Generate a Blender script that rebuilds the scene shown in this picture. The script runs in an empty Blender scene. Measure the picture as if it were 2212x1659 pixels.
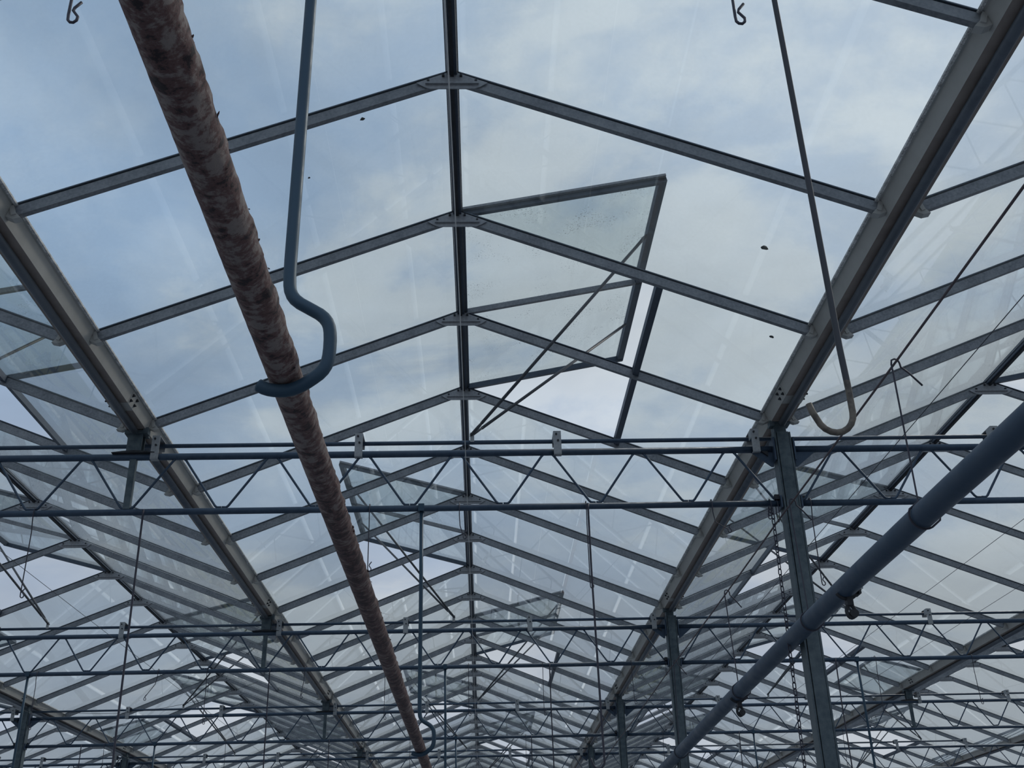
import bpy, math, random
import numpy as np
from mathutils import Vector, Matrix

random.seed(7)
S = bpy.context.scene
COL = S.collection

# ------------------------------------------------------------------ camera
G = 4.4551                       # height of the gutter rims above the floor
cam_d = bpy.data.cameras.new("camera")
cam = bpy.data.objects.new("camera", cam_d)
COL.objects.link(cam)
P_, Y_, R_ = 0.463932, 0.035103, -0.025894
Fw = Vector((math.sin(Y_) * math.cos(P_), math.cos(Y_) * math.cos(P_), math.sin(P_)))
R0 = Fw.cross(Vector((0, 0, 1))).normalized()
U0 = R0.cross(Fw)
Rr = R0 * math.cos(R_) + U0 * math.sin(R_)
Uu = U0 * math.cos(R_) - R0 * math.sin(R_)
M = Matrix((Rr, Uu, -Fw)).transposed().to_4x4()
M.translation = Vector((0.1082, 0, 1.6))
cam.matrix_world = M
cam_d.sensor_width = 36
cam_d.lens = 36 * 2330.0 / 2212
cam_d.clip_start = 0.02
cam_d.clip_end = 500
S.camera = cam

# ------------------------------------------------------------------ world, sun, exposure
S.view_settings.view_transform = 'Standard'
S.view_settings.look = 'None'
S.view_settings.exposure = 0.0
S.view_settings.gamma = 1
S.view_settings.use_curve_mapping = False
S.cycles.transparent_max_bounces = 40
S.cycles.max_bounces = 8
S.cycles.use_denoising = True

W = bpy.data.worlds.new("overcast_sky")
S.world = W
W.use_nodes = True
nt = W.node_tree
nt.nodes.clear()


class NT:
    """small node-tree helper"""
    def __init__(s, tree):
        s.t = tree

    def n(s, kind, **kw):
        nd = s.t.nodes.new(kind)
        for k, v in kw.items():
            if k == 'ins':
                for a, b in v.items():
                    if hasattr(b, 'is_output'):
                        s.t.links.new(b, nd.inputs[a])
                    else:
                        nd.inputs[a].default_value = b
            else:
                setattr(nd, k, v)
        return nd

    def math(s, op, a, b=0.0, clamp=False):
        m = s.n('ShaderNodeMath', operation=op, use_clamp=clamp)
        for i, v in enumerate((a, b)):
            if hasattr(v, 'is_output'):
                s.t.links.new(v, m.inputs[i])
            else:
                m.inputs[i].default_value = v
        return m.outputs[0]

    def mix(s, fac, a, b):
        m = s.n('ShaderNodeMix', data_type='RGBA')
        for i, v in ((0, fac), (6, a), (7, b)):
            if hasattr(v, 'is_output'):
                s.t.links.new(v, m.inputs[i])
            else:
                m.inputs[i].default_value = v if i == 0 else (*v, 1)
        return m.outputs[2]

    def ramp(s, fac, stops):
        r = s.n('ShaderNodeValToRGB')
        e = r.color_ramp.elements
        while len(e) < len(stops):
            e.new(0.5)
        for el, (p, c) in zip(e, stops):
            el.position = p
            el.color = (c, c, c, 1) if isinstance(c, (int, float)) else (*c, 1)
        s.t.links.new(fac, r.inputs[0])
        return r.outputs[0]

    def noise(s, vec, scale, detail=5, rough=0.55, dist=0.0):
        nz = s.n('ShaderNodeTexNoise', ins={'Scale': scale, 'Detail': detail, 'Roughness': rough, 'Distortion': dist})
        s.t.links.new(vec, nz.inputs['Vector'])
        return nz.outputs[0]

    def mapping(s, vec, scale=(1, 1, 1), loc=(0, 0, 0), rot=(0, 0, 0)):
        m = s.n('ShaderNodeMapping', ins={'Scale': scale, 'Location': loc, 'Rotation': rot})
        s.t.links.new(vec, m.inputs['Vector'])
        return m.outputs[0]


k = NT(nt)
gen = k.n('ShaderNodeTexCoord').outputs['Generated']
sep = k.n('ShaderNodeSeparateXYZ', ins={0: gen})
zc = k.math('ADD', k.math('MAXIMUM', sep.outputs[2], 0.0), 0.30)
cmb = k.n('ShaderNodeCombineXYZ', ins={0: k.math('DIVIDE', sep.outputs[0], zc), 1: k.math('DIVIDE', sep.outputs[1], zc), 2: 0.0})
cl = cmb.outputs[0]
big = k.noise(k.mapping(cl, (1, 1, 1), (2.2, 14.0, 0.7)), 1.75, 9, 0.58, 0.15)
wisp = k.noise(k.mapping(cl, (1.6, 3.0, 1), (0.3, 5.2, 1.0), (0, 0, 0.5)), 1.6, 6, 0.6, 0.8)
dens = k.math('ADD', k.math('MULTIPLY', big, 0.75), k.math('MULTIPLY', wisp, 0.25))
# brighter, whiter veil of cloud towards the hidden sun (ahead, high, right)
sdir = Vector((0.62, 0.42, 0.66)).normalized()
dt = k.n('ShaderNodeVectorMath', operation='DOT_PRODUCT', ins={0: gen, 1: tuple(sdir)}).outputs['Value']
glow = k.math('POWER', k.math('MAXIMUM', dt, 0.0), 5.0)
cover = k.ramp(dens, [(0.45, 0.0), (0.515, 0.25), (0.565, 0.8), (0.65, 1.0)])
blue = (0.335, 0.465, 0.665)
white = (0.655, 0.73, 0.80)
skyc = k.mix(cover, blue, white)
shade = k.ramp(k.noise(k.mapping(cl, (1, 1, 1), (8.0, 2.0, 0)), 1.7, 5, 0.55, 0.3), [(0.38, 0.78), (0.58, 1.05)])
skyc = k.n('ShaderNodeVectorMath', operation='MULTIPLY', ins={0: skyc, 1: shade}).outputs[0]
skyc = k.mix(k.math('MULTIPLY', glow, 0.35), skyc, (0.95, 0.96, 0.97))
# a little greyer and dimmer towards the horizon
hz = k.ramp(sep.outputs[2], [(0.0, 0.66), (0.30, 0.88), (0.6, 1.0)])
skyc = k.n('ShaderNodeVectorMath', operation='MULTIPLY', ins={0: skyc, 1: hz}).outputs[0]
skyc = k.mix(k.ramp(sep.outputs[2], [(0.10, 0.62), (0.50, 0.0)]), skyc, (0.55, 0.58, 0.63))
below = k.math('LESS_THAN', sep.outputs[2], 0.0)
skyc = k.mix(below, skyc, (0.05, 0.06, 0.05))
bg = k.n('ShaderNodeBackground', ins={'Color': skyc, 'Strength': 1.0})
k.n('ShaderNodeOutputWorld', ins={0: bg.outputs[0]})

sun_d = bpy.data.lights.new("veiled_sun", 'SUN')
sun_d.energy = 1.2
sun_d.angle = math.radians(12)
sun_d.color = (1.0, 0.93, 0.84)
sun = bpy.data.objects.new("veiled_sun", sun_d)
sun.rotation_euler = sdir.to_track_quat('Z', 'Y').to_euler()
sun.location = (6, 6, 12)
COL.objects.link(sun)


# ------------------------------------------------------------------ materials
def mat(name):
    m = bpy.data.materials.new(name)
    m.use_nodes = True
    m.node_tree.nodes.clear()
    return m, NT(m.node_tree)


def out(k, sh):
    k.n('ShaderNodeOutputMaterial', ins={0: sh})


def steel(name, c1, c2, metallic=0.55, rough=0.5, scale=40.0, bump=0.02):
    m, k = mat(name)
    ob = k.n('ShaderNodeTexCoord').outputs['Object']
    a = k.noise(ob, scale, 4, 0.6)
    b = k.noise(ob, scale * 0.12, 3, 0.5)
    f = k.math('ADD', k.math('MULTIPLY', a, 0.6), k.math('MULTIPLY', b, 0.4))
    c = k.mix(k.ramp(f, [(0.35, 0.0), (0.65, 1.0)]), c1, c2)
    r = k.ramp(a, [(0.3, rough - 0.08), (0.7, rough + 0.12)])
    bp = k.n('ShaderNodeBump', ins={'Strength': 0.25, 'Distance': bump * 0.05, 'Height': a})
    p = k.n('ShaderNodeBsdfPrincipled', ins={'Base Color': c, 'Metallic': metallic, 'Roughness': r, 'Normal': bp.outputs[0]})
    out(k, p.outputs[0])
    return m


M_truss = steel("galvanised_truss_steel", (0.034, 0.058, 0.095), (0.070, 0.100, 0.142), 0.35, 0.5, 26)
M_zinc = steel("pale_zinc_plate", (0.30, 0.30, 0.30), (0.42, 0.42, 0.42), 0.2, 0.5, 60)
M_alu = steel("weathered_aluminium_bar", (0.15, 0.155, 0.17), (0.30, 0.305, 0.315), 0.25, 0.5, 70)
M_plate = steel("zinc_ridge_plate", (0.24, 0.24, 0.25), (0.38, 0.38, 0.39), 0.2, 0.5, 60)
M_ridge = steel("dark_aluminium_ridge", (0.050, 0.064, 0.088), (0.085, 0.105, 0.135), 0.3, 0.5, 40)
M_gut = steel("grey_beige_gutter", (0.40, 0.38, 0.35), (0.49, 0.47, 0.435), 0.1, 0.5, 9)
M_gutb = steel("brown_stained_gutter_base", (0.27, 0.215, 0.185), (0.37, 0.305, 0.265), 0.1, 0.55, 12)
M_cond = steel("condensate_tube_grey", (0.09, 0.105, 0.125), (0.14, 0.155, 0.18), 0.25, 0.45, 20)
M_seal = steel("dirty_seal_painted_light_dots", (0.22, 0.20, 0.18), (0.95, 0.92, 0.88), 0.0, 0.7, 160)  # dirty rubber; near-white dots paint the light shining through along the rim
M_col = steel("galvanised_column_steel", (0.045, 0.066, 0.080), (0.130, 0.160, 0.172), 0.3, 0.5, 24)
M_dark = steel("dark_bolt_steel", (0.02, 0.022, 0.025), (0.05, 0.05, 0.055), 0.3, 0.6, 60)
M_wire = steel("dark_wire_steel", (0.035, 0.035, 0.05), (0.075, 0.07, 0.09), 0.4, 0.5, 60)
M_strap = steel("blue_grey_tube_steel", (0.024, 0.056, 0.090), (0.040, 0.078, 0.112), 0.25, 0.5, 16)
M_jhook = steel("rust_spotted_hook_steel", (0.10, 0.085, 0.075), (0.30, 0.26, 0.21), 0.2, 0.55, 30)
m, k = mat("rod_with_rusty_hook_end")
sepj = k.n('ShaderNodeSeparateXYZ', ins={0: k.n('ShaderNodeTexCoord').outputs['Object']})
nj = k.noise(k.n('ShaderNodeTexCoord').outputs['Object'], 45, 4, 0.6)
cj = k.mix(k.ramp(nj, [(0.40, 0.0), (0.60, 1.0)]), (0.06, 0.047, 0.038), (0.155, 0.128, 0.098))
cj = k.mix(k.math('GREATER_THAN', k.math('ADD', sepj.outputs[2], k.math('MULTIPLY', nj, 0.03)), -2.00), cj, (0.040, 0.042, 0.050))
p = k.n('ShaderNodeBsdfPrincipled', ins={'Base Color': cj, 'Roughness': 0.6})
out(k, p.outputs[0])
M_jhook = m
M_rod = steel("dark_push_rod_steel", (0.075, 0.078, 0.085), (0.13, 0.13, 0.135), 0.25, 0.5, 60)
M_rope = steel("weathered_cable", (0.075, 0.055, 0.06), (0.15, 0.115, 0.12), 0.0, 0.7, 90)
M_thin = steel("thin_dark_cable", (0.05, 0.055, 0.065), (0.09, 0.09, 0.10), 0.2, 0.6, 80)
M_white = steel("pale_plastic_wire", (0.62, 0.60, 0.57), (0.75, 0.74, 0.72), 0.0, 0.45, 30)
M_bpipe = steel("blue_grey_plastic_pipe", (0.026, 0.052, 0.090), (0.034, 0.062, 0.102), 0.0, 0.5, 8, 0.0)
M_railw = steel("white_painted_rail", (0.80, 0.80, 0.79), (0.92, 0.92, 0.91), 0.0, 0.45, 20)
M_dirt = steel("dark_dirt", (0.012, 0.012, 0.014), (0.03, 0.028, 0.026), 0.0, 0.8, 80)

# flaking, rusty heating pipe
M_rust, k = mat("flaking_rusty_pipe_paint")
ob = k.n('ShaderNodeTexCoord').outputs['Object']
st = k.mapping(ob, (1.5, 1.4, 1.5))
n1 = k.noise(st, 21, 9, 0.70, 0.2)
n2 = k.noise(k.mapping(ob, (1.0, 2.6, 1.0), (4, 2, 1)), 30, 6, 0.7, 0.3)
n3 = k.noise(k.mapping(ob, (1, 1, 1), (9, 5, 2)), 5, 3, 0.5)
f = k.math('ADD', k.math('ADD', k.math('MULTIPLY', n1, 0.55), k.math('MULTIPLY', n2, 0.30)), k.math('MULTIPLY', n3, 0.15))
sepo = k.n('ShaderNodeSeparateXYZ', ins={0: ob})
# older, bare stretch further down the run: more rust there than at the near end
far = k.ramp(k.math('MULTIPLY', sepo.outputs[1], 0.1), [(0.05, 0.0), (0.30, 1.0)])
f = k.math('ADD', f, k.math('MULTIPLY', far, 0.035))
c = k.mix(k.ramp(f, [(0.465, 0.0), (0.515, 1.0)]), (0.25, 0.20, 0.178), (0.120, 0.058, 0.052))
c = k.mix(k.ramp(f, [(0.535, 0.0), (0.565, 1.0)]), c, (0.022, 0.012, 0.014))
c = k.mix(k.math('MULTIPLY', far, 0.30), c, (0.13, 0.072, 0.064))
bp = k.n('ShaderNodeBump', ins={'Strength': 0.8, 'Distance': 0.004, 'Height': k.math('ADD', n1, k.math('MULTIPLY', n2, 0.5))})
p = k.n('ShaderNodeBsdfPrincipled', ins={'Base Color': c, 'Roughness': 0.75, 'Normal': bp.outputs[0]})
out(k, p.outputs[0])


def glass(name, tint, dust, moss=False):
    m, k = mat(name)
    ob = k.n('ShaderNodeTexCoord').outputs['Object']
    facing = k.n('ShaderNodeLayerWeight', ins={'Blend': 0.5}).outputs['Facing']
    fr = k.math('ADD', k.math('MULTIPLY', k.math('POWER', facing, 5.0), 0.9), 0.038, True)
    tr = k.n('ShaderNodeBsdfTransparent', ins={'Color': (*tint, 1)})
    gl = k.n('ShaderNodeBsdfGlossy', ins={'Color': (0.95, 0.97, 0.97, 1), 'Roughness': 0.015})
    d1 = k.noise(k.mapping(ob, (1.0, 0.35, 1.0)), 3.5, 5, 0.6)
    d2 = k.noise(ob, 55, 3, 0.6)
    dd = k.math('MULTIPLY', k.ramp(d1, [(0.35, 0.35), (0.75, 1.0)]), k.ramp(d2, [(0.3, 0.6), (0.7, 1.0)]))
    dif = k.n('ShaderNodeBsdfDiffuse', ins={'Color': (0.55, 0.58, 0.57, 1)})
    tl = k.n('ShaderNodeBsdfTranslucent', ins={'Color': (0.55, 0.58, 0.57, 1)})
    if moss:
        mm = k.math('MULTIPLY', k.ramp(k.noise(ob, 95, 4, 0.65), [(0.60, 0.0), (0.66, 1.0)]), k.ramp(k.noise(ob, 4.5, 3, 0.5), [(0.50, 0.0), (0.62, 0.75)]))
        mossc = k.mix(mm, (0.55, 0.58, 0.57), (0.045, 0.05, 0.04))
        k.t.links.new(mossc, dif.inputs['Color'])
        k.t.links.new(mossc, tl.inputs['Color'])
    ds = k.n('ShaderNodeMixShader', ins={0: 0.5, 1: dif.outputs[0], 2: tl.outputs[0]})
    a = k.n('ShaderNodeMixShader', ins={0: k.math('MAXIMUM', k.math('MULTIPLY', dd, dust), mm) if moss else k.math('MULTIPLY', dd, dust), 1: tr.outputs[0], 2: ds.outputs[0]})
    b = k.n('ShaderNodeMixShader', ins={0: fr, 1: a.outputs[0], 2: gl.outputs[0]})
    out(k, b.outputs[0])
    return m


M_glass = glass("greenhouse_glass", (0.935, 0.955, 0.95), 0.06)
M_vglass = glass("mossy_vent_glass", (0.915, 0.94, 0.935), 0.07, True)

M_floor, k = mat("dark_ground_cloth")
ob = k.n('ShaderNodeTexCoord').outputs['Object']
c = k.mix(k.noise(ob, 1.3, 5, 0.6), (0.125, 0.150, 0.185), (0.195, 0.215, 0.245))
p = k.n('ShaderNodeBsdfPrincipled', ins={'Base Color': c, 'Roughness': 0.8})
out(k, p.outputs[0])


# ------------------------------------------------------------------ mesh helpers
class MB:
    def __init__(s):
        s.v, s.f, s.m, s.sm = [], [], [], []

    def add(s, vs, fs, mi=0, smooth=False):
        o = len(s.v)
        s.v += [tuple(v) for v in vs]
        s.f += [tuple(i + o for i in f) for f in fs]
        s.m += [mi] * len(fs)
        s.sm += [smooth] * len(fs)
        return s

    def box(s, c, d, mi=0, rot=None):
        x, y, z = (a / 2 for a in d)
        vs = [Vector((sx * x, sy * y, sz * z)) for sx in (-1, 1) for sy in (-1, 1) for sz in (-1, 1)]
        if rot is not None:
            vs = [rot @ v for v in vs]
        vs = [v + Vector(c) for v in vs]
        return s.add(vs, [(0, 1, 3, 2), (4, 6, 7, 5), (0, 4, 5, 1), (2, 3, 7, 6), (0, 2, 6, 4), (1, 5, 7, 3)], mi)

    def tube(s, path, r, n=8, mi=0, caps=True, flat=1.0, closed=False):
        P = [Vector(p) for p in path]
        N = len(P)
        rs = r if isinstance(r, (list, tuple)) else [r] * N
        up = None
        vs = []
        for i, p in enumerate(P):
            if closed:
                t = P[(i + 1) % N] - P[i - 1]
            elif i == 0:
                t = P[1] - p
            elif i == N - 1:
                t = p - P[i - 1]
            else:
                t = (P[i + 1] - p).normalized() + (p - P[i - 1]).normalized()
            t.normalize()
            if up is None:
                up = Vector((0, 0, 1)) if abs(t.z) < 0.9 else Vector((0, 1, 0))
            a = t.cross(up)
            if a.length < 1e-5:
                up = Vector((1, 0, 0))
                a = t.cross(up)
            a.normalize()
            b = a.cross(t).normalized()
            up = b
            for j in range(n):
                th = 2 * math.pi * (j + 0.5) / n
                vs.append(p + a * math.cos(th) * rs[i] + b * math.sin(th) * rs[i] * flat)
        fs = []
        for i in range(N if closed else N - 1):
            i2 = (i + 1) % N
            for j in range(n):
                j2 = (j + 1) % n
                fs.append((i * n + j, i * n + j2, i2 * n + j2, i2 * n + j))
        o0 = len(s.v)
        s.add(vs, fs, mi, n > 4)
        if caps and not closed:
            s.f += [tuple(o0 + j for j in reversed(range(n))), tuple(o0 + (N - 1) * n + j for j in range(n))]
            s.m += [mi, mi]
            s.sm += [False, False]
        return s

    def prism(s, prof, y0, y1, mi=0, axis='y'):
        """extrude a closed 2-D outline; axis y: outline in (x,z)"""
        n = len(prof)
        cv = {'y': lambda a, b, t: (a, t, b), 'z': lambda a, b, t: (a, b, t), 'x': lambda a, b, t: (t, a, b)}[axis]
        vs = [cv(a, b, y0) for a, b in prof] + [cv(a, b, y1) for a, b in prof]
        fs = [(i, (i + 1) % n, n + (i + 1) % n, n + i) for i in range(n)]
        fs += [tuple(reversed(range(n))), tuple(range(n, 2 * n))]
        return s.add(vs, fs, mi)

    def mesh(s, name, *mats):
        me = bpy.data.meshes.new(name)
        me.from_pydata(s.v, [], s.f)
        for m in mats:
            me.materials.append(m)
        me.polygons.foreach_set('material_index', s.m)
        me.polygons.foreach_set('use_smooth', s.sm)
        me.update()
        import bmesh
        bm = bmesh.new()
        bm.from_mesh(me)
        bmesh.ops.recalc_face_normals(bm, faces=bm.faces)
        bm.to_mesh(me)
        bm.free()
        return me


def obj(name, me, parent=None, loc=(0, 0, 0), rot=None, **props):
    o = bpy.data.objects.new(name, me)
    COL.objects.link(o)
    o.location = loc
    if rot:
        o.rotation_euler = rot
    if parent:
        o.parent = parent
    for a, b in props.items():
        o[a] = b
    return o


def thing(name, loc, label, category, group=None, me=None):
    o = obj(name, me, None, loc, label=label, category=category, kind='thing')
    if group:
        o['group'] = group
    return o


def arc(cx, cz, r, a0, a1, n, y=0.0):
    return [(cx + r * math.cos(math.radians(a0 + (a1 - a0) * i / n)), y, cz + r * math.sin(math.radians(a0 + (a1 - a0) * i / n))) for i in range(n + 1)]


# ------------------------------------------------------------------ layout
GB = 1.1176                                    # glazing bar spacing
YB = lambda i: 3.9245 + GB * i                 # glazing bar positions
YT = lambda i: 6.152 + 4 * GB * (i - 1)        # lattice girder rows
SL = 0.4                                       # roof slope
TOP = 0.76                                     # ridge above the gutter rim
B0, B1 = -2, 23
BAYS = (-12, -8, -4, 0, 4, 8, 12)
BAYN = {-12: "third bay left of the middle", -8: "second bay left of the middle", -4: "bay just left of the middle", 0: "middle bay",
        4: "bay just right of the middle", 8: "second bay right of the middle", 12: "third bay right of the middle"}
ORD = ["overhead", "nearest visible", "second", "third", "fourth", "fifth"]

# ------------------------------------------------------------------ floor (only seen mirrored in the roof glass)
fl = obj("floor", MB().box((0, 22, -0.05), (70, 100, 0.1)).mesh("floor", M_floor), kind='structure', label="dark ground cloth floor of the greenhouse")
rail_me = MB().tube([(0, 1, 0.10), (0, 46, 0.10)], 0.042, 8).mesh("ground_rail", M_railw)
for x in (-10.2, -8.4, -6.7, -4.92, -3.36, -1.52, 0.1, 1.9, 3.5, 5.1, 6.8, 8.5, 10.1):
    obj("ground_rail", rail_me, fl, (x, 0, 0))
cross_me = MB().tube([(-12, 0, 0.145), (12, 0, 0.145)], 0.030, 8).mesh("cross_rail", M_railw)
for y in (13.1, 20.4, 22.9, 24.7, 26.2, 31.0, 33.5):
    obj("cross_rail", cross_me, fl, (0, y, 0))
sup = MB()
for x in (-10.2, -8.4, -6.7, -4.92, -3.36, -1.52, 0.1, 1.9, 3.5, 5.1, 6.8, 8.5, 10.1):
    for j in range(24):
        sup.box((x, 1.5 + j * 1.9, 0.03), (0.12, 0.04, 0.06))
obj("rail_support", sup.mesh("rail_support", M_zinc), fl, kind='stuff')

# ------------------------------------------------------------------ roof bays (setting)
bar_prof_h, bar_w = 0.060, 0.030


def bar_mesh(sgn):
    b = MB()
    nx, nz = SL / math.hypot(1, SL), 1 / math.hypot(1, SL)          # normal for sgn=+1
    def pt(x, d, y):
        return (sgn * (x - nx * d), y, TOP - SL * x - nz * d)
    x0, x1 = 0.012, 1.925
    # stem with a slightly wider foot
    prof = [(-0.011, 0.0), (0.011, 0.0), (0.011, 0.030), (0.0135, 0.033), (0.0135, 0.053), (-0.0135, 0.053), (-0.0135, 0.033), (-0.011, 0.030)]
    n = len(prof)
    vs = [pt(x0, d, y) for y, d in prof] + [pt(x1, d, y) for y, d in prof]
    fs = [(i, (i + 1) % n, n + (i + 1) % n, n + i) for i in range(n)] + [tuple(range(n)), tuple(range(n, 2 * n))]
    b.add(vs, fs)
    # glazing strip on top of the glass, its dirty upper edge
    prof = [(-0.016, -0.012), (0.016, -0.012), (0.016, -0.0065), (-0.016, -0.0065)]
    vs = [pt(x0, d, y) for y, d in prof] + [pt(x1, d, y) for y, d in prof]
    b.add(vs, [(0, 1, 5, 4), (1, 2, 6, 5), (2, 3, 7, 6), (3, 0, 4, 7), (0, 1, 2, 3), (4, 5, 6, 7)], 1)
    return b.mesh("glazing_bar", M_alu, M_ridge)


def pane_mesh(sgn, xa, xb, name="pane"):
    nx, nz = SL / math.hypot(1, SL), 1 / math.hypot(1, SL)
    vs = []
    for d in (-0.002, -0.006):
        for x in (xa, xb):
            for y in (0.008, GB - 0.008):
                vs.append((sgn * (x - nx * d), y - GB / 2, TOP - SL * x - nz * d))
    return MB().add(vs, [(0, 1, 3, 2), (4, 5, 7, 6), (0, 1, 5, 4), (2, 3, 7, 6), (0, 2, 6, 4), (1, 3, 7, 5)]).mesh(name, M_glass)


BAR = {s: bar_mesh(s) for s in (-1, 1)}
PANE = {s: pane_mesh(s, 0.028, 1.935) for s in (-1, 1)}
LPANE = {s: pane_mesh(s, 1.125, 1.935, "lower_pane") for s in (-1, 1)}
b = MB()
b.prism([(-0.132, 0.662), (-0.105, 0.651), (0.105, 0.651), (0.132, 0.662), (0.168, 0.686), (0.02, 0.750), (-0.02, 0.750), (-0.168, 0.686)], -0.021, -0.0155)
b.box((0, -0.026, 0.680), (0.25, 0.012, 0.010))
for sx in (-1, 1):
    for (bx, bz) in ((0.112, 0.694), (0.042, 0.728)):
        b.box((sx * bx, -0.025, bz), (0.012, 0.010, 0.012), 1)
PLATE = b.mesh("ridge_plate", M_plate, M_dark)
b = MB()
L0, L1 = YB(B0) - GB, YB(B1)
b.prism([(-0.023, 0.735), (0.023, 0.735), (0.025, 0.775), (0.006, 0.792), (-0.006, 0.792), (-0.025, 0.775)], L0, L1)
b.prism([(-0.008, 0.722), (0.008, 0.722), (0.008, 0.735), (-0.008, 0.735)], L0, L1, 1)
b.prism([(-0.031, 0.754), (-0.025, 0.754), (-0.025, 0.764), (-0.031, 0.764)], L0, L1, 2)
b.prism([(0.025, 0.754), (0.031, 0.754), (0.031, 0.764), (0.025, 0.764)], L0, L1, 2)
RIDGE = b.mesh("ridge_bar", M_ridge, M_dark, M_alu)
SILL = MB().prism([(1.100, TOP - SL * 1.10 - 0.040), (1.136, TOP - SL * 1.136 - 0.040), (1.136, TOP - SL * 1.136 + 0.006), (1.100, TOP - SL * 1.10 + 0.006)],
                  -GB, GB).mesh("vent_sill", M_ridge)


def vents_of(bay):
    """(girder row, side) of the vents of a bay: odd rows open right, even rows left"""
    return [(t, 1 if t % 2 else -1) for t in range(1, 6)]


rr = random.Random(3)
for bay in BAYS:
    ce = obj("ceiling", None, None, (bay, 0, G), kind='structure', label="pitched glass roof of the " + BAYN[bay])
    obj("ridge_bar", RIDGE, ce)
    openp = {}
    for t, sd in vents_of(bay):
        c = 2 + 4 * (t - 1)
        openp[(c - 1, sd)] = openp[(c, sd)] = True
        if abs(bay) <= 8:
            obj("vent_sill", SILL, ce, (0, YB(c), 0)) if sd > 0 else obj("vent_sill", SILL, ce, (0, YB(c), 0), (0, 0, math.pi))
    for i in range(B0, B1 + 1):
        for sd in (-1, 1):
            if abs(bay) == 12 and sd * bay > 0:
                pass
            obj("glazing_bar", BAR[sd], ce, (0, YB(i), 0))
        obj("ridge_plate", PLATE, ce, (0, YB(i), 0))
    for i in range(B0 - 1, B1):
        for sd in (-1, 1):
            jit = (rr.uniform(-0.0012, 0.0012), rr.uniform(-0.0012, 0.0012), 0)
            if (i, sd) in openp and abs(bay) <= 8:
                obj("lower_pane", LPANE[sd], ce, (0, YB(i) + GB / 2, 0), jit)
            else:
                obj("pane", PANE[sd], ce, (0, YB(i) + GB / 2, 0), jit)

# ------------------------------------------------------------------ gutters
b = MB()
t_ = 0.003
outer = [(-0.100, 0.004), (-0.085, -0.002), (-0.058, -0.078), (0.058, -0.078), (0.085, -0.002), (0.100, 0.004)]
inner = [(0.100, 0.008), (0.082, 0.002), (0.055, -0.074), (-0.055, -0.074), (-0.082, 0.002), (-0.100, 0.008)]
prof = outer + inner
n = len(prof)
vs = [(x, L0, z) for x, z in prof] + [(x, L1, z) for x, z in prof]
for i in range(n):
    b.add([vs[i], vs[(i + 1) % n], vs[n + (i + 1) % n], vs[n + i]], [(0, 1, 2, 3)], 1 if i == 2 else 0)
GUT = b.mesh("channel", M_gut, M_gutb)
b = MB()
for s_ in (-1, 1):
    b.prism([(s_ * 0.094, -0.003), (s_ * 0.106, -0.001), (s_ * 0.106, 0.010), (s_ * 0.094, 0.009)], L0, L1)
SEAL = b.mesh("rim_seal", M_seal)
TUBE = MB().tube([(0, 0.07, -0.102), (0, 4 * GB - 0.07, -0.102)], 0.0225, 12).mesh("condensate_tube", M_cond)
b = MB()                      # cast shoe that carries a glazing bar on the gutter wall (right-hand bar)
b.add([(0.080, -0.017, -0.012), (0.132, -0.017, -0.066), (0.098, -0.017, -0.074), (0.066, -0.017, -0.060),
       (0.080, 0.017, -0.012), (0.132, 0.017, -0.066), (0.098, 0.017, -0.074), (0.066, 0.017, -0.060)],
      [(0, 1, 2, 3), (4, 5, 6, 7), (0, 1, 5, 4), (1, 2, 6, 5), (2, 3, 7, 6), (3, 0, 4, 7)])
b.box((0.092, 0, -0.030), (0.02, 0.046, 0.05), 0, Matrix.Rotation(-0.34, 3, 'Y'))
SHOE = b.mesh("bar_shoe", M_gut)
b = MB()                      # overlap joint with four dark bolts on each wall
for s_ in (-1, 1):
    wn = Vector((s_ * 0.076, 0, -0.027)).normalized()
    for (yy, f_) in ((-0.035, 0.28), (-0.035, 0.70), (0.035, 0.28), (0.035, 0.70)):
        px = s_ * (0.085 - 0.027 * f_)
        pz = -0.002 - 0.076 * f_
        q = Vector((px, yy, pz))
        b.tube([q, q + wn * 0.016], [0.0125, 0.004], 6, 0)
b.prism([(-0.087, -0.003), (-0.0595, -0.0795), (0.0595, -0.0795), (0.087, -0.003), (0.085, -0.002), (0.058, -0.078), (-0.058, -0.078), (-0.085, -0.002)], -0.055, 0.055, 1)
JOINT = b.mesh("bolted_joint", M_dark, M_gut)

GUTN = {-14: "farthest grey-beige gutter on the left", -10: "third grey-beige gutter left of the middle bay", -6: "second grey-beige gutter left of the middle bay, carried on a column",
        -2: "grey-beige gutter along the left edge of the middle bay", 2: "grey-beige gutter along the right edge of the middle bay, on tall columns",
        6: "second grey-beige gutter right of the middle bay, on short posts", 10: "third grey-beige gutter right of the middle bay", 14: "farthest grey-beige gutter on the right"}
for gx in range(-14, 15, 4):
    gt = thing("gutter", (gx, 0, G), GUTN[gx], "gutter", "roof gutters between the glass bays")
    obj("channel", GUT, gt)
    obj("rim_seal", SEAL, gt)
    for t in range(-1, 5):
        obj("condensate_tube", TUBE, gt, (0, YT(t), 0))
    for t in range(0, 6):
        obj("bolted_joint", JOINT, gt, (0, YT(t) - 0.36, 0))
    for i in range(B0, B1 + 1):
        if gx < 14:
            obj("bar_shoe", SHOE, gt, (0, YB(i), 0))
        if gx > -14:
            obj("bar_shoe", SHOE, gt, (0, YB(i), 0), (0, 0, math.pi))

# ------------------------------------------------------------------ lattice girders
CH_T, CH_B = -0.2505, -0.606
b = MB().tube([(-3.945, 0, CH_T), (3.945, 0, CH_T)], 0.0215, 10)
CHT = b.mesh("top_chord", M_truss)
CHB = MB().tube([(-3.945, 0, CH_B), (3.945, 0, CH_B)], 0.0200, 10).mesh("bottom_chord", M_truss)
NP = 0.563


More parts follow.
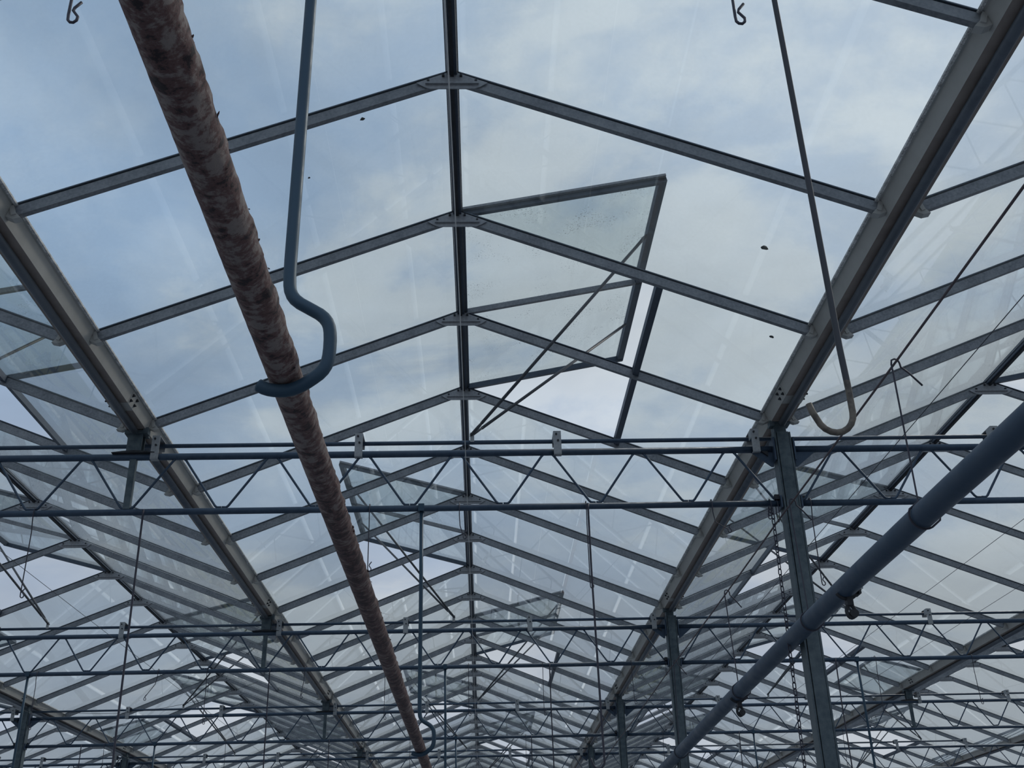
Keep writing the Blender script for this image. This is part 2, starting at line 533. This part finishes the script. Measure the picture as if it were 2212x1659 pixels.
def diag(s_):
    # rod from a bottom node (origin x=0) up to the next top node, with the short flat welded feet
    zt, zb = CH_T - 0.020, CH_B + 0.020
    x0, x1 = 0.036 * s_, (NP / 2 - 0.034) * s_
    return MB().tube([(0.002 * s_, 0, zb + 0.004), (x0 - 0.008 * s_, 0, zb + 0.004), (x0 + 0.004 * s_, 0, zb + 0.014),
                      (x1 - 0.006 * s_, 0, zt - 0.008), (x1 + 0.004 * s_, 0, zt + 0.002)], 0.0075, 8).mesh("diagonal", M_truss)


DG = {s: diag(s) for s in (-1, 1)}
# C-shaped bracket that carries the drive tube
b = MB()
b.box((0, -0.030, -0.195), (0.048, 0.004, 0.150))
b.box((0, 0.031, -0.122), (0.048, 0.120, 0.004))
b.box((-0.023, 0.000, -0.150), (0.003, 0.060, 0.055))
b.box((0, 0.092, -0.150), (0.048, 0.004, 0.060))
b.box((0, -0.012, -0.273), (0.048, 0.040, 0.004))
BRK = b.mesh("tube_bracket", M_zinc)
BRKB = [MB().tube([(x, -0.032, z), (x, -0.041, z)], 0.0065, 6).mesh("bolt", M_dark) for x, z in ((-0.006, -0.142), (0.004, -0.185))]
# short post under the gutter, at mid-span, and its lens-shaped foot
b = MB()
b.prism([(-0.045, -0.030), (0.045, -0.030), (0.045, -0.024), (0.004, -0.024), (0.004, 0.024), (0.045, 0.024), (0.045, 0.030), (-0.045, 0.030), (-0.045, 0.024), (-0.004, 0.024), (-0.004, -0.024), (-0.045, -0.024)],
        -0.222, -0.105, 0, 'z')
b.box((0, 0, -0.098), (0.130, 0.085, 0.022))
b.box((0.062, -0.020, -0.090), (0.030, 0.05, 0.040))
GPOST = b.mesh("gutter_post", M_col)
b = MB()
b.add([(-0.13, -0.035, -0.229), (-0.06, -0.035, -0.221), (0, -0.035, -0.217), (0.06, -0.035, -0.221), (0.13, -0.035, -0.229),
       (-0.13, 0.035, -0.229), (-0.06, 0.035, -0.221), (0, 0.035, -0.217), (0.06, 0.035, -0.221), (0.13, 0.035, -0.229),
       (-0.13, -0.035, -0.233), (0.13, -0.035, -0.233), (-0.13, 0.035, -0.233), (0.13, 0.035, -0.233)],
      [(0, 1, 6, 5), (1, 2, 7, 6), (2, 3, 8, 7), (3, 4, 9, 8), (0, 1, 2, 3, 4, 11, 10), (5, 6, 7, 8, 9, 13, 12), (10, 11, 13, 12), (0, 5, 12, 10), (4, 9, 13, 11)])
GFOOT = b.mesh("post_foot", M_dark)
b = MB()
b.box((0, -0.010, (CH_T + CH_B) / 2), (0.040, 0.006, CH_T - CH_B - 0.036))
b.box((0.017, 0.004, (CH_T + CH_B) / 2), (0.006, 0.028, CH_T - CH_B - 0.036))
b.box((-0.017, 0.004, (CH_T + CH_B) / 2), (0.006, 0.028, CH_T - CH_B - 0.036))
KPOST = b.mesh("king_post", M_col)
b = MB()
b.box((3.938, 0, -0.262), (0.010, 0.10, 0.150))
b.prism([(3.80, CH_T - 0.018), (3.932, CH_T - 0.018), (3.932, CH_T - 0.115), (3.918, CH_T - 0.115)], -0.006, 0.006)
b.prism([(3.86, CH_T - 0.016), (3.90, CH_T - 0.016), (3.90, CH_T - 0.05)], -0.018, -0.008, 1)
KNEE = b.mesh("end_bracket", M_truss, M_dark)
b = MB()
b.box((3.938, 0, CH_B), (0.010, 0.08, 0.075))
b.box((3.918, -0.014, CH_B + 0.035), (0.030, 0.02, 0.03), 1)
KNEE2 = b.mesh("lower_end_bracket", M_truss, M_dark)

BRX = (-2.65, -1.40, 0.13, 1.37, 2.595, 3.83)


def girder(t, mid):
    sid = {-2: "crossing the middle bay and the bay left of it", 6: "crossing the two bays right of the middle one", -10: "on the far left",
           14: "on the far right"}[mid]
    g = thing("lattice_girder", (mid, YT(t), G), f"{ORD[t]} blue-grey zigzag lattice girder, {sid}", "girder", "lattice girders across the greenhouse")
    obj("top_chord", CHT, g)
    obj("bottom_chord", CHB, g)
    for j in range(-7, 8):
        for s_ in (-1, 1):
            if abs(j) == 7 and s_ * j > 0:
                continue
            o = obj("diagonal", DG[s_], g, (j * NP, 0, 0))
    for x in BRX:
        br = obj("tube_bracket", BRK, g, (x, 0, 0))
        for me in BRKB:
            obj("bolt", me, br)
    obj("gutter_post", GPOST, g)
    obj("post_foot", GFOOT, g)
    obj("king_post", KPOST, g)
    for q in (0, math.pi):
        obj("end_bracket", KNEE, g, rot=(0, 0, q))
        obj("lower_end_bracket", KNEE2, g, rot=(0, 0, q))


for t, mids in ((0, (-2,)), (1, (-2, 6)), (2, (-2, 6)), (3, (-10, -2, 6)), (4, (-10, -2, 6)), (5, (-2, 6))):
    for m_ in mids:
        girder(t, m_)

# ------------------------------------------------------------------ columns
b = MB()
ztop = G - 0.15
b.prism([(-0.036, -0.050), (0.036, -0.050), (0.036, -0.010), (0.040, -0.010), (0.040, -0.044), (0.051, -0.044), (0.051, 0.050), (-0.051, 0.050), (-0.051, -0.044), (-0.040, -0.044), (-0.040, -0.010), (-0.036, -0.010)],
        0.012, ztop, 0, 'z')
SHAFT = b.mesh("shaft", M_col)
HEAD = MB().box((-0.008, 0, ztop + 0.034), (0.075, 0.07, 0.068)).box((0.0, 0, ztop + 0.0665), (0.125, 0.09, 0.010)).box((-0.055, -0.02, ztop + 0.06), (0.03, 0.05, 0.034)).mesh("head_plate", M_col)
FOOT = MB().box((0, 0, 0.006), (0.22, 0.22, 0.012)).mesh("base_plate", M_col)
COLN = {(2, 1): "tallest and nearest galvanised steel column, in front of the rest, right of the middle",
        (2, 2): "second galvanised steel column in the row right of the middle bay", (2, 3): "third galvanised steel column in the row right of the middle bay",
        (2, 4): "fourth galvanised steel column, lowest in the row right of the middle bay", (-6, 3): "galvanised steel column at the far left edge",
        (-6, 4): "small distant galvanised steel column behind the left edge one", (10, 4): "far galvanised steel column at the right edge"}
for (x, t), lab in COLN.items():
    c = thing("steel_column", (x, YT(t), 0), lab, "column", "steel columns under the gutters")
    obj("shaft", SHAFT, c)
    obj("head_plate", HEAD, c)
    obj("base_plate", FOOT, c)

# ------------------------------------------------------------------ drive tubes that push the vents
TY, TZ = 0.075, -0.146
LUGX = {1: 0.067, -1: -0.159}
xr = {1: (-4.6, 6.0), 2: (-6.0, 9.8), 3: (-11.0, 12.0), 4: (-11.0, 8.6), 5: (-11.0, 11.0)}
LUG = MB().box((0, -0.002, 0.028), (0.026, 0.005, 0.062)).tube([(0, -0.012, 0.047), (0, 0.012, 0.047)], 0.006, 6, 1).mesh("lug", M_zinc, M_dark)
for t in range(1, 6):
    x0, x1 = xr[t]
    d = thing("drive_tube", (0, YT(t), G), f"thin round vent drive tube running above the {ORD[t]} girder row", "tube", "vent drive tubes")
    obj("tube", MB().tube([(x0, TY, TZ), (x1, TY, TZ)], 0.0135, 10).mesh("tube", M_truss), d)
    for bay in BAYS:
        lx = bay + LUGX[1 if t % 2 else -1]
        if x0 < lx < x1 and abs(bay) <= 8:
            obj("lug", LUG, d, (lx, TY - 0.016, TZ))


# ------------------------------------------------------------------ opened roof vents
def vent_meshes(sd, rise, lx):
    """local origin: ridge above the girder row"""
    hx, hz = 0.027, 0.776
    ex, ez = 1.205, 0.776 + rise
    d = Vector((ex - hx, 0, ez - hz)).normalized()
    nn = Vector((-d.z, 0, d.x))
    Ln = math.hypot(ex - hx, ez - hz)

    def bar(y, w, h):
        m = MB()
        vs = []
        for u in (0.0, Ln):
            for yy in (y - w / 2, y + w / 2):
                for hh in (-h, 0.0):
                    p_ = Vector((hx, yy, hz)) + d * u + nn * hh
                    vs.append((sd * p_.x, p_.y, p_.z))
        return m.add(vs, [(0, 1, 3, 2), (4, 6, 7, 5), (0, 4, 5, 1), (2, 3, 7, 6), (0, 2, 6, 4), (1, 5, 7, 3)])

    def cross(u, w, h):
        m = MB()
        vs = []
        for yy in (-GB, GB):
            for uu in (u - w, u):
                for hh in (-h, 0.004):
                    p_ = Vector((hx, yy, hz)) + d * uu + nn * hh
                    vs.append((sd * p_.x, p_.y, p_.z))
        return m.add(vs, [(0, 1, 3, 2), (4, 6, 7, 5), (0, 4, 5, 1), (2, 3, 7, 6), (0, 2, 6, 4), (1, 5, 7, 3)])
    R = {}
    R['side_rail'] = [bar(-GB + 0.014, 0.028, 0.040).mesh("side_rail", M_ridge), bar(GB - 0.014, 0.028, 0.040).mesh("side_rail", M_ridge)]
    R['edge_strip'] = [bar(-GB - 0.012, 0.020, 0.014).mesh("edge_strip", M_alu), bar(GB + 0.012, 0.020, 0.014).mesh("edge_strip", M_alu)]
    R['middle_bar'] = [bar(0, 0.024, 0.036).mesh("middle_bar", M_alu)]
    R['outer_rail'] = [cross(Ln + 0.004, 0.046, 0.036).mesh("outer_rail", M_ridge)]
    R['hinge_rail'] = [cross(0.012, 0.012, 0.026).mesh("hinge_rail", M_ridge)]

    def pane(ya, yb):
        vs = []
        for hh in (-0.006, -0.002):
            for u in (0.010, Ln - 0.042):
                for yy in (ya, yb):
                    p_ = Vector((hx, yy, hz)) + d * u + nn * hh
                    vs.append((sd * p_.x, p_.y, p_.z))
        return MB().add(vs, [(0, 1, 3, 2), (4, 5, 7, 6), (0, 1, 5, 4), (2, 3, 7, 6), (0, 2, 6, 4), (1, 3, 7, 5)]).mesh("pane", M_vglass)
    R['pane'] = [pane(-GB + 0.029, -0.013), pane(0.013, GB - 0.029)]
    R['push_rod'] = []
    for ys in (-1, 1):
        A_ = Vector((lx, TY - 0.016 + 0.009 * ys, TZ + 0.047))
        e_ = Vector((sd * (ex - 0.020), ys * 0.555, ez - 0.034))
        e2 = Vector((sd * (ex - 0.075), ys * 0.540, ez - 0.072))
        dr = (e2 - A_).normalized()
        m = MB().tube([A_ - dr * 0.012, A_ + dr * 0.06, A_ + dr * 0.10], [0.014, 0.014, 0.0105], 8, 0, True, 0.6)
        m.tube([A_ + dr * 0.09, e2], 0.0105, 8)
        m.tube([e2 - dr * 0.03, e2 + dr * 0.03, e2 + dr * 0.045 + (e_ - e2) * 0.35, e_], [0.0105, 0.017, 0.016, 0.011], 8, 0, True, 0.6)
        R['push_rod'].append(m.mesh("push_rod", M_rod))
    return R


VM = {}
RISE = {1: 0.232, 2: 0.325, 3: 0.30, 4: 0.31, 5: 0.29}
for t in range(1, 6):
    sd = 1 if t % 2 else -1
    VM[t] = vent_meshes(sd, RISE[t], LUGX[sd])
for t in range(1, 6):
    for bay in (-8, -4, 0, 4, 8):
        if t == 1 and abs(bay) > 4 or t == 2 and bay == -8:
            sd = 1 if t % 2 else -1
        side = "right" if t % 2 else "left"
        v = thing("roof_vent", (bay, YT(t), G), f"open glass vent, {side} slope of the {BAYN[bay]}, {ORD[t].replace(' visible', '')} girder row", "vent", "open roof vents")
        for nm, lst in VM[t].items():
            for me in lst:
                obj(nm, me, v)

# ------------------------------------------------------------------ rusty heating pipe
rng = np.random.default_rng(5)
NR, NL = 40, 720
y0, y1 = 0.15, 21.0
tt = np.linspace(0, 1, NL) ** 1.7
ys = y0 + (y1 - y0) * tt
th = np.linspace(0, 2 * np.pi, NR, endpoint=False)
YY, TH = np.meshgrid(ys, th, indexing='ij')
rad = np.full(YY.shape, 0.0295)
rough = rng.random(YY.shape)
flk = np.zeros(YY.shape)
for _ in range(700):
    cy = y0 + (y1 - y0) * rng.random() ** 1.7
    ct = rng.normal(0.35, 0.7)
    wy, wt = 0.006 + 0.018 * rng.random(), 0.07 + 0.16 * rng.random()
    msk = (np.abs(YY - cy) < wy) & (np.abs((TH - ct + np.pi) % (2 * np.pi) - np.pi) < wt)
    flk[msk] = np.maximum(flk[msk], 0.0008 + 0.0022 * rng.random())
rad = rad + flk + 0.0006 * (rough - 0.5)
zc_ = -1.981 + 0.0 * YY
vx = -0.232 + rad * np.cos(TH)
vz = zc_ + rad * np.sin(TH) + G
verts = np.stack([vx, YY, vz], -1).reshape(-1, 3).tolist()
faces = [(i * NR + j, i * NR + (j + 1) % NR, (i + 1) * NR + (j + 1) % NR, (i + 1) * NR + j) for i in range(NL - 1) for j in range(NR)]
b = MB()
b.add(verts, faces, 0, True)
b.add([verts[j] for j in range(NR)], [tuple(range(NR))])
b.add([verts[(NL - 1) * NR + j] for j in range(NR)], [tuple(range(NR))])
hp = thing("heating_pipe", (0, 0, 0), "long rust-red heating pipe with flaking grey paint, resting in bent tube hooks", "pipe", me=b.mesh("heating_pipe", M_rust))
b = MB()
for i in range(70):
    a = rng.normal(0.3, 0.55)
    yy = 0.5 + 9 * rng.random() ** 1.6
    s_ = 0.0015 + 0.0035 * rng.random()
    c_ = Vector((-0.232 + 0.030 * math.cos(a), yy, G - 1.981 + 0.030 * math.sin(a)))
    rad_ = Vector((math.cos(a), 0, math.sin(a)))
    tan_ = Vector((-math.sin(a), 0, math.cos(a)))
    e = c_ + rad_ * s_ * 0.7 + Vector((0, -s_ * 0.8, 0)) + tan_ * s_ * rng.normal(0, 0.5)
    q = [c_ - tan_ * s_ * 0.8, c_ + tan_ * s_ * 0.8, e + tan_ * s_ * 0.3, e - tan_ * s_ * 0.4]
    q2 = [p_ + rad_ * 0.0007 for p_ in q]
    b.add(q + q2, [(0, 1, 2, 3), (4, 5, 6, 7), (0, 1, 5, 4), (1, 2, 6, 5), (2, 3, 7, 6), (3, 0, 4, 7)])
obj("paint_flakes", b.mesh("paint_flakes", M_rust), hp, kind='stuff')

# bent tube hooks that carry heating pipes
pth = [(-0.240, -0.600), (-0.236, -1.102), (-0.234, -1.752), (-0.233, -1.803), (-0.229, -1.826), (-0.217, -1.843), (-0.191, -1.859), (-0.169, -1.873), (-0.157, -1.890), (-0.153, -1.914),
       (-0.153, -1.949), (-0.156, -1.970), (-0.165, -1.987), (-0.183, -2.002), (-0.2, -2.014), (-0.22, -2.0215), (-0.24, -2.0220), (-0.258, -2.0185), (-0.272, -2.011)]
pth = [(x + 0.245, 0, z) for x, z in pth]


def smooth(P, it=2):
    for _ in range(it):
        Q = [P[0]]
        for a, c in zip(P[:-1], P[1:]):
            a, c = Vector(a), Vector(c)
            if (c - a).length < 0.2:
                Q += [tuple(a * 0.75 + c * 0.25), tuple(a * 0.25 + c * 0.75)]
            else:
                Q += [tuple(a), tuple(c)]
        Q.append(P[-1])
        P = [Q[0]] + [q for p_, q in zip(Q, Q[1:]) if (Vector(q) - Vector(p_)).length > 1e-4]
    return P


b = MB().tube(smooth(pth, 1), 0.0118, 14)
STRAP = b.mesh("hook_tube", M_strap)
CLAMP = MB().box((0.004, 0, -0.606), (0.036, 0.048, 0.046)).mesh("chord_clamp", M_strap)
STRN = {(0, -0.245): "big blue-grey bent tube hook in front, cradling the near end of the rusty pipe", (1, -0.245): "bent tube hook under the nearest visible girder, cradling the rusty pipe's far end",
        (2, -0.245): "empty blue-grey bent tube hook under the second girder, in the middle bay", (2, -4.245): "bent tube hook under the second girder, in the bay left of the middle",
        (2, 3.80): "bent tube hook under the second girder, in the bay right of the middle", (3, -0.245): "small distant bent tube hook under the third girder, in the middle bay",
        (3, -4.245): "small distant bent tube hook under the third girder, in the bay left of the middle", (3, 3.78): "small distant bent tube hook under the third girder, right of the middle bay"}
for (t, x), lab in STRN.items():
    h_ = thing("pipe_hook", (x, YT(t), G), lab, "hook", "bent tube hooks for heating pipes")
    obj("hook_tube", STRAP, h_)
    obj("chord_clamp", CLAMP, h_)

# long thin rods with a J end
JP = [(0.0, -0.030, -0.600), (0.0, -0.026, -0.640), (0.0, -0.012, -1.0), (0.010, 0, -1.95), (0.0125, 0, -2.03)] + \
     [(0.0125 - 0.033 + 0.033 * math.cos(math.radians(a)), 0, -2.075 + 0.038 * math.sin(math.radians(a))) for a in range(0, -150, -18)] + [(-0.0585, 0, -2.072), (-0.062, 0, -2.058)]
JROD = MB().tube(JP, 0.0058, 10).mesh("j_rod", M_jhook)
JROD2 = MB().tube(JP, 0.0062, 8).mesh("j_rod", M_wire)
JN = {(0, 0.745): "rust-spotted J-ended rod hanging close to the camera at right", (1, -1.89): "long dark rod hanging from the nearest visible girder in the bay left of the middle",
      (1, 0.762): "long dark rod under the nearest visible girder, right half of the middle bay", (2, -1.93): "long dark rod under the second girder, beside the left gutter",
      (2, 0.775): "long dark rod under the second girder, right half of the middle bay", (2, 3.585): "long dark rod under the second girder, right of the nearest column",
      (3, -1.93): "far long dark rod under the third girder, beside the left gutter", (3, 0.775): "far long dark rod under the third girder, right half of the middle bay",
      (3, 3.585): "far long dark rod under the third girder, right of the columns", (3, -5.2): "far long dark rod under the third girder, at the left"}
for (t, x), lab in JN.items():
    thing("hanging_rod", (x, YT(t), G), lab, "rod", "J-ended rods under the girders", JROD if t == 0 else JROD2)


# wire hooks with a bent eye
def hairpin(zend, lean=0.0, r=0.0032):
    P = [(0.0, 0.023, -0.618), (0.0, 0.026, -0.600), (0.0, 0.016, -0.580), (0.0, -0.002, -0.576), (0.0, -0.020, -0.584), (0.0, -0.027, -0.606), (0.0, -0.020, -0.66), (lean * 0.15, -0.005, -0.72),
         (lean, 0, zend + 0.02), (lean + 0.001, 0, zend + 0.006), (lean + 0.006, 0, zend), (lean + 0.013, 0, zend - 0.001), (lean + 0.019, 0, zend + 0.005), (lean + 0.020, 0, zend + 0.015), (lean + 0.008, 0, zend + 0.032),
         (lean + 0.010, 0, zend + 0.040), (lean + 0.022, 0, zend + 0.056)]
    return MB().tube(P, r, 6).mesh("wire_hook", M_wire)


HP = [(0, -0.735, -1.165, 0, "wire hook with a bent eye at the top left corner, left of the rusty pipe"), (0, 0.66, -1.168, 0, "wire hook with a bent eye at the top, left of the J-ended rod"),
      (1, -2.535, -1.115, 0, "wire hook with a bent eye under the nearest visible girder, far left"), (1, -0.55, -0.99, 0.0, "short wire hook under the nearest visible girder, just right of the rusty pipe"),
      (1, -0.012, -0.80, 0.022, "shortest wire hook under the nearest visible girder, beside the ridge"), (1, 0.752, -1.112, 0, "wire hook hanging right beside a long rod, nearest visible girder"),
      (1, 1.515, -0.785, 0.085, "short leaning wire hook under the nearest visible girder, by the right gutter"), (1, 2.118, -1.118, 0, "wire hook with a bent eye just right of the nearest column"),
      (2, -4.15, -1.12, 0, "wire hook under the second girder, far left, beside a bent tube hook"), (2, -3.0, -0.87, -0.11, "leaning wire hook under the second girder, in the bay left of the middle"),
      (2, -2.53, -1.10, 0, "wire hook under the second girder, left of the left gutter"), (2, -1.595, -0.88, -0.03, "short wire hook under the second girder, just right of the left gutter"),
      (2, -0.82, -1.09, 0, "wire hook under the second girder, left of the rusty pipe"), (2, -0.012, -1.07, 0, "wire hook under the second girder, below the ridge"),
      (2, 0.708, -1.08, 0, "wire hook under the second girder, left of a long rod"), (2, 1.575, -0.99, 0.01, "wire hook under the second girder, beside the second column"),
      (2, 3.985, -1.12, 0, "wire hook under the second girder, right of the blue pipe"), (2, 4.945, -1.055, 0.01, "wire hook under the second girder, at the right edge"),
      (3, -4.9, -1.10, 0, "far wire hook under the third girder, in the bay left of the middle"), (3, -3.3, -1.10, 0, "far wire hook under the third girder, left of the left gutter"),
      (3, -0.85, -1.05, 0, "far wire hook under the third girder, left half of the middle bay"), (3, 0.70, -1.08, 0, "far wire hook under the third girder, right half of the middle bay"),
      (3, 2.55, -1.10, 0, "far wire hook under the third girder, right of the third column"), (3, 5.0, -1.08, 0, "far wire hook under the third girder, at the right")]
for t, x, ze, ln, lab in HP:
    thing("wire_hook", (x, YT(t), G), lab, "hook", "wire hooks under the girders", hairpin(ze, ln))

# ------------------------------------------------------------------ chain beside the nearest column
ch = thing("hanging_chain", (1.873, 6.118, G), "dark link chain hanging from the girder beside the nearest column", "chain")
P = [(0, 0.010, -0.650), (0, 0.060, -0.640), (0, 0.063, -0.600), (0, 0.034, -0.576), (0, 0.006, -0.600), (0, 0.004, -0.650)]
obj("chain_loop", MB().tube(P, 0.0035, 6).mesh("chain_loop", M_wire), ch)
lk = [(0.0095 * math.cos(a) if abs(math.sin(a)) < 0.99 else 0.0, 0, 0.011 * (1 if math.sin(a) > 0 else -1) + 0.0095 * math.sin(a)) for a in
      [math.radians(d_) for d_ in (5, 45, 90, 135, 175, 185, 225, 270, 315, 355)]]
LINK = MB().tube(lk, 0.0032, 6, closed=True).mesh("link", M_wire)
for i in range(48):
    obj("link", LINK, ch, (-0.0004 * i + rr.uniform(-0.001, 0.001), 0, -0.665 - i * 0.0345), (0, rr.uniform(-0.08, 0.08), (0.5 if i % 2 else 0.5 + math.pi / 2) + rr.uniform(-0.2, 0.2)))
b = MB()
for i in range(3):
    b.tube([(Vector(p_) + Vector((-0.012 - 0.004 * i, -0.004 * i, -0.655 - 0.022 * i))) for p_ in lk], 0.0032, 6, closed=True)
obj("loose_links", b.mesh("loose_links", M_wire), ch)

# ------------------------------------------------------------------ cable that carries the blue pipe, and the pipe itself
CZ = -0.710
cp = []
for i in range(60):
    yy = 0.5 + i * 0.38
    u = ((yy - YT(0)) / (4 * GB)) % 1.0
    cp.append((1.915, yy, CZ - 0.010 * 4 * u * (1 - u)))
cab = thing("support_cable", (0, 0, G), "dark cable running lengthwise below the girders, carrying the blue pipe", "cable")
obj("cable_run", MB().tube(cp, 0.0055, 8).mesh("cable_run", M_rope), cab)
for t in range(0, 5):
    P = [(1.915, YT(t) + 0.028 * math.cos(a), (CZ - 0.585) / 2 - 0.004 + (0.5 * (-0.585 - CZ) + 0.012) * math.sin(a)) for a in [i * math.pi / 8 for i in range(16)]]
    obj("tie_loop", MB().tube(P, 0.0025, 6, closed=True).mesh("tie_loop", M_wire), cab)

PXX = 1.893
_s = (PXX - 0.1082) / (1.93 - 0.1082)
BPY = np.array([0.3, 3.354, 4.2, 5.926, 7.854, 11.023, 16.0]) * _s
BPZ = (np.array([-1.42, -1.405, -1.382, -1.393, -1.424, -1.495, -1.60]) + 2.8551) * _s - 2.8551
ysb = np.linspace(0.3, 16, 60)
zsb = np.interp(ysb, BPY, BPZ)
for _ in range(30):
    zsb[1:-1] = 0.25 * zsb[:-2] + 0.5 * zsb[1:-1] + 0.25 * zsb[2:]
pz = lambda y: float(np.interp(y, ysb, zsb))
bp_o = thing("water_pipe", (0, 0, G), "thick blue-grey plastic pipe slung from wire hooks at right", "pipe")
obj("pipe_run", MB().tube([(PXX, y, z) for y, z in zip(ysb, zsb)], 0.051, 24).mesh("pipe_run", M_bpipe), bp_o)


def fitting(y):
    z = pz(y)
    m = MB()
    m.tube([(PXX + 0.0525 * math.cos(math.radians(a)), y, z + 0.0525 * math.sin(math.radians(a))) for a in range(-150, -20, 12)], 0.006, 6, 0, True, 2.2)
    m.box((PXX + 0.007, y, z - 0.066), (0.030, 0.034, 0.050))
    m.box((PXX + 0.062, y + 0.015, z - 0.020), (0.012, 0.07, 0.030))
    m.tube([(PXX + 0.007 + 0.020 * math.cos(a), y, z - 0.118 + 0.032 * math.sin(a)) for a in [i * math.pi / 8 for i in range(16)]], 0.0095, 8, closed=True)
    m.tube([(PXX + 0.02, y - 0.016, z - 0.130), (PXX + 0.02, y + 0.020, z - 0.130)], 0.021, 10)
    return m.mesh("shackle_clamp", M_dark)


obj("shackle_clamp", fitting(5.12), bp_o)
obj("shackle_clamp", fitting(7.66), bp_o)

PN = {4.10: (-0.02, "large wire hook on the cable near the top right, holding the blue pipe"), 5.84: (-0.10, "wire hook on the cable in front of the nearest column, holding the blue pipe"),
      7.72: (-0.17, "wire hook on the cable left of the nearest column, holding the blue pipe"), 10.1: (0.0, "small wire hook on the cable beyond the second column, holding the blue pipe")}
for y, (dy, lab) in PN.items():
    u = ((y - YT(0)) / (4 * GB)) % 1.0
    zc2 = CZ - 0.010 * 4 * u * (1 - u) + 0.010
    zp = pz(y + dy)
    cx_ = 1.915
    P = [(cx_ + 0.095, y - 0.01, zc2 - 0.125), (cx_ + 0.050, y - 0.005, zc2 - 0.062), (cx_ + 0.022, y, zc2 - 0.030), (cx_ + 0.020, y, zc2 - 0.010), (cx_ + 0.014, y, zc2 + 0.006),
         (cx_, y, zc2 + 0.010), (cx_ - 0.013, y, zc2 + 0.004), (cx_ - 0.017, y, zc2 - 0.016), (cx_ - 0.015, y + 0.003, zc2 - 0.06), (cx_ - 0.03, y + dy * 0.95, zp + 0.06)]
    P += [(PXX + 0.0570 * math.cos(math.radians(a)), y + dy, zp + 0.0570 * math.sin(math.radians(a))) for a in range(150, 330, 15)]
    P += [(PXX + 0.066, y + dy, zp - 0.020), (PXX + 0.072, y + dy, zp + 0.006), (PXX + 0.064, y + dy, zp + 0.024)]
    thing("pipe_sling", (0, 0, G), lab, "hook", "wire hooks that sling the blue pipe", MB().tube(P, 0.0042, 8).mesh("pipe_sling", M_wire))

# ------------------------------------------------------------------ thin lengthwise wires
WN = [(0.034, -0.505, 0.0025, M_white, "pale thin wire running lengthwise just under the ridge of the middle bay"),
      (2.375, -0.572, 0.0022, M_thin, "thin dark wire running lengthwise right of the nearest column"),
      (3.655, -0.572, 0.0020, M_thin, "thin dark wire crossing below the blue pipe at right"),
      (4.35, -0.572, 0.0020, M_thin, "thin dark wire at the right edge, lower than the other one"),
      (-3.06, -0.572, 0.0020, M_thin, "thin dark wire running lengthwise through the bay left of the middle"),
      (-5.05, -0.572, 0.0020, M_thin, "thin dark wire at the far left edge")]
for x, z, r, m, lab in WN:
    thing("thin_wire", (x, 0, G), lab, "wire", "thin lengthwise wires", MB().tube([(-0.016 if x == 0.034 else 0, 0.8, z), (0, 4.2, z), (0, 22, z)], r, 6).mesh("thin_wire", m))
sw = []
for i in range(17):
    u = i / 16
    sw.append((-4.9 + 2.7 * u, 12.6 - 1.2 * u, -0.56 - 0.30 * 4 * u * (1 - u) * 0.55))
thing("sagging_cord", (0, 0, G), "thin sagging cord strung across the bay left of the middle", "cord", me=MB().tube(sw, 0.0022, 6).mesh("sagging_cord", M_thin))

# ------------------------------------------------------------------ specks of dirt lying on the glass
def on_glass(x, y):
    return Vector((x, y, G + TOP - SL * abs(x) + 0.012))


for (x, y, s_, lab) in ((1.55, 4.50, 0.020, "dark clod of dirt on the glass left of the J-ended rod"), (1.76, 5.27, 0.014, "small dark clod of dirt on the glass, right slope by the gutter"),
                        (-0.43, 4.05, 0.013, "dark curled leaf bit on the glass left of the ridge"), (-0.72, 4.35, 0.008, "tiny dark speck on the glass left of the ridge")):
    pts = []
    for i in range(9):
        a = i * 2 * math.pi / 9
        pts.append(((s_ * (0.75 + 0.4 * rr.random())) * math.cos(a), s_ * 0.8 * (0.7 + 0.4 * rr.random()) * math.sin(a)))
    m = MB()
    vs = [(a, c, 0.0) for a, c in pts] + [(a * 0.6, c * 0.6, s_ * 0.5) for a, c in pts]
    m.add(vs, [(i, (i + 1) % 9, 9 + (i + 1) % 9, 9 + i) for i in range(9)] + [tuple(range(9)), tuple(range(9, 18))])
    o = thing("dirt_clod", on_glass(x, y) - Vector((0, 0, 0.006)), lab, "dirt", me=m.mesh("dirt_clod", M_dirt))
    o.rotation_euler = (0, math.atan(SL) * (1 if x > 0 else -1), 0)
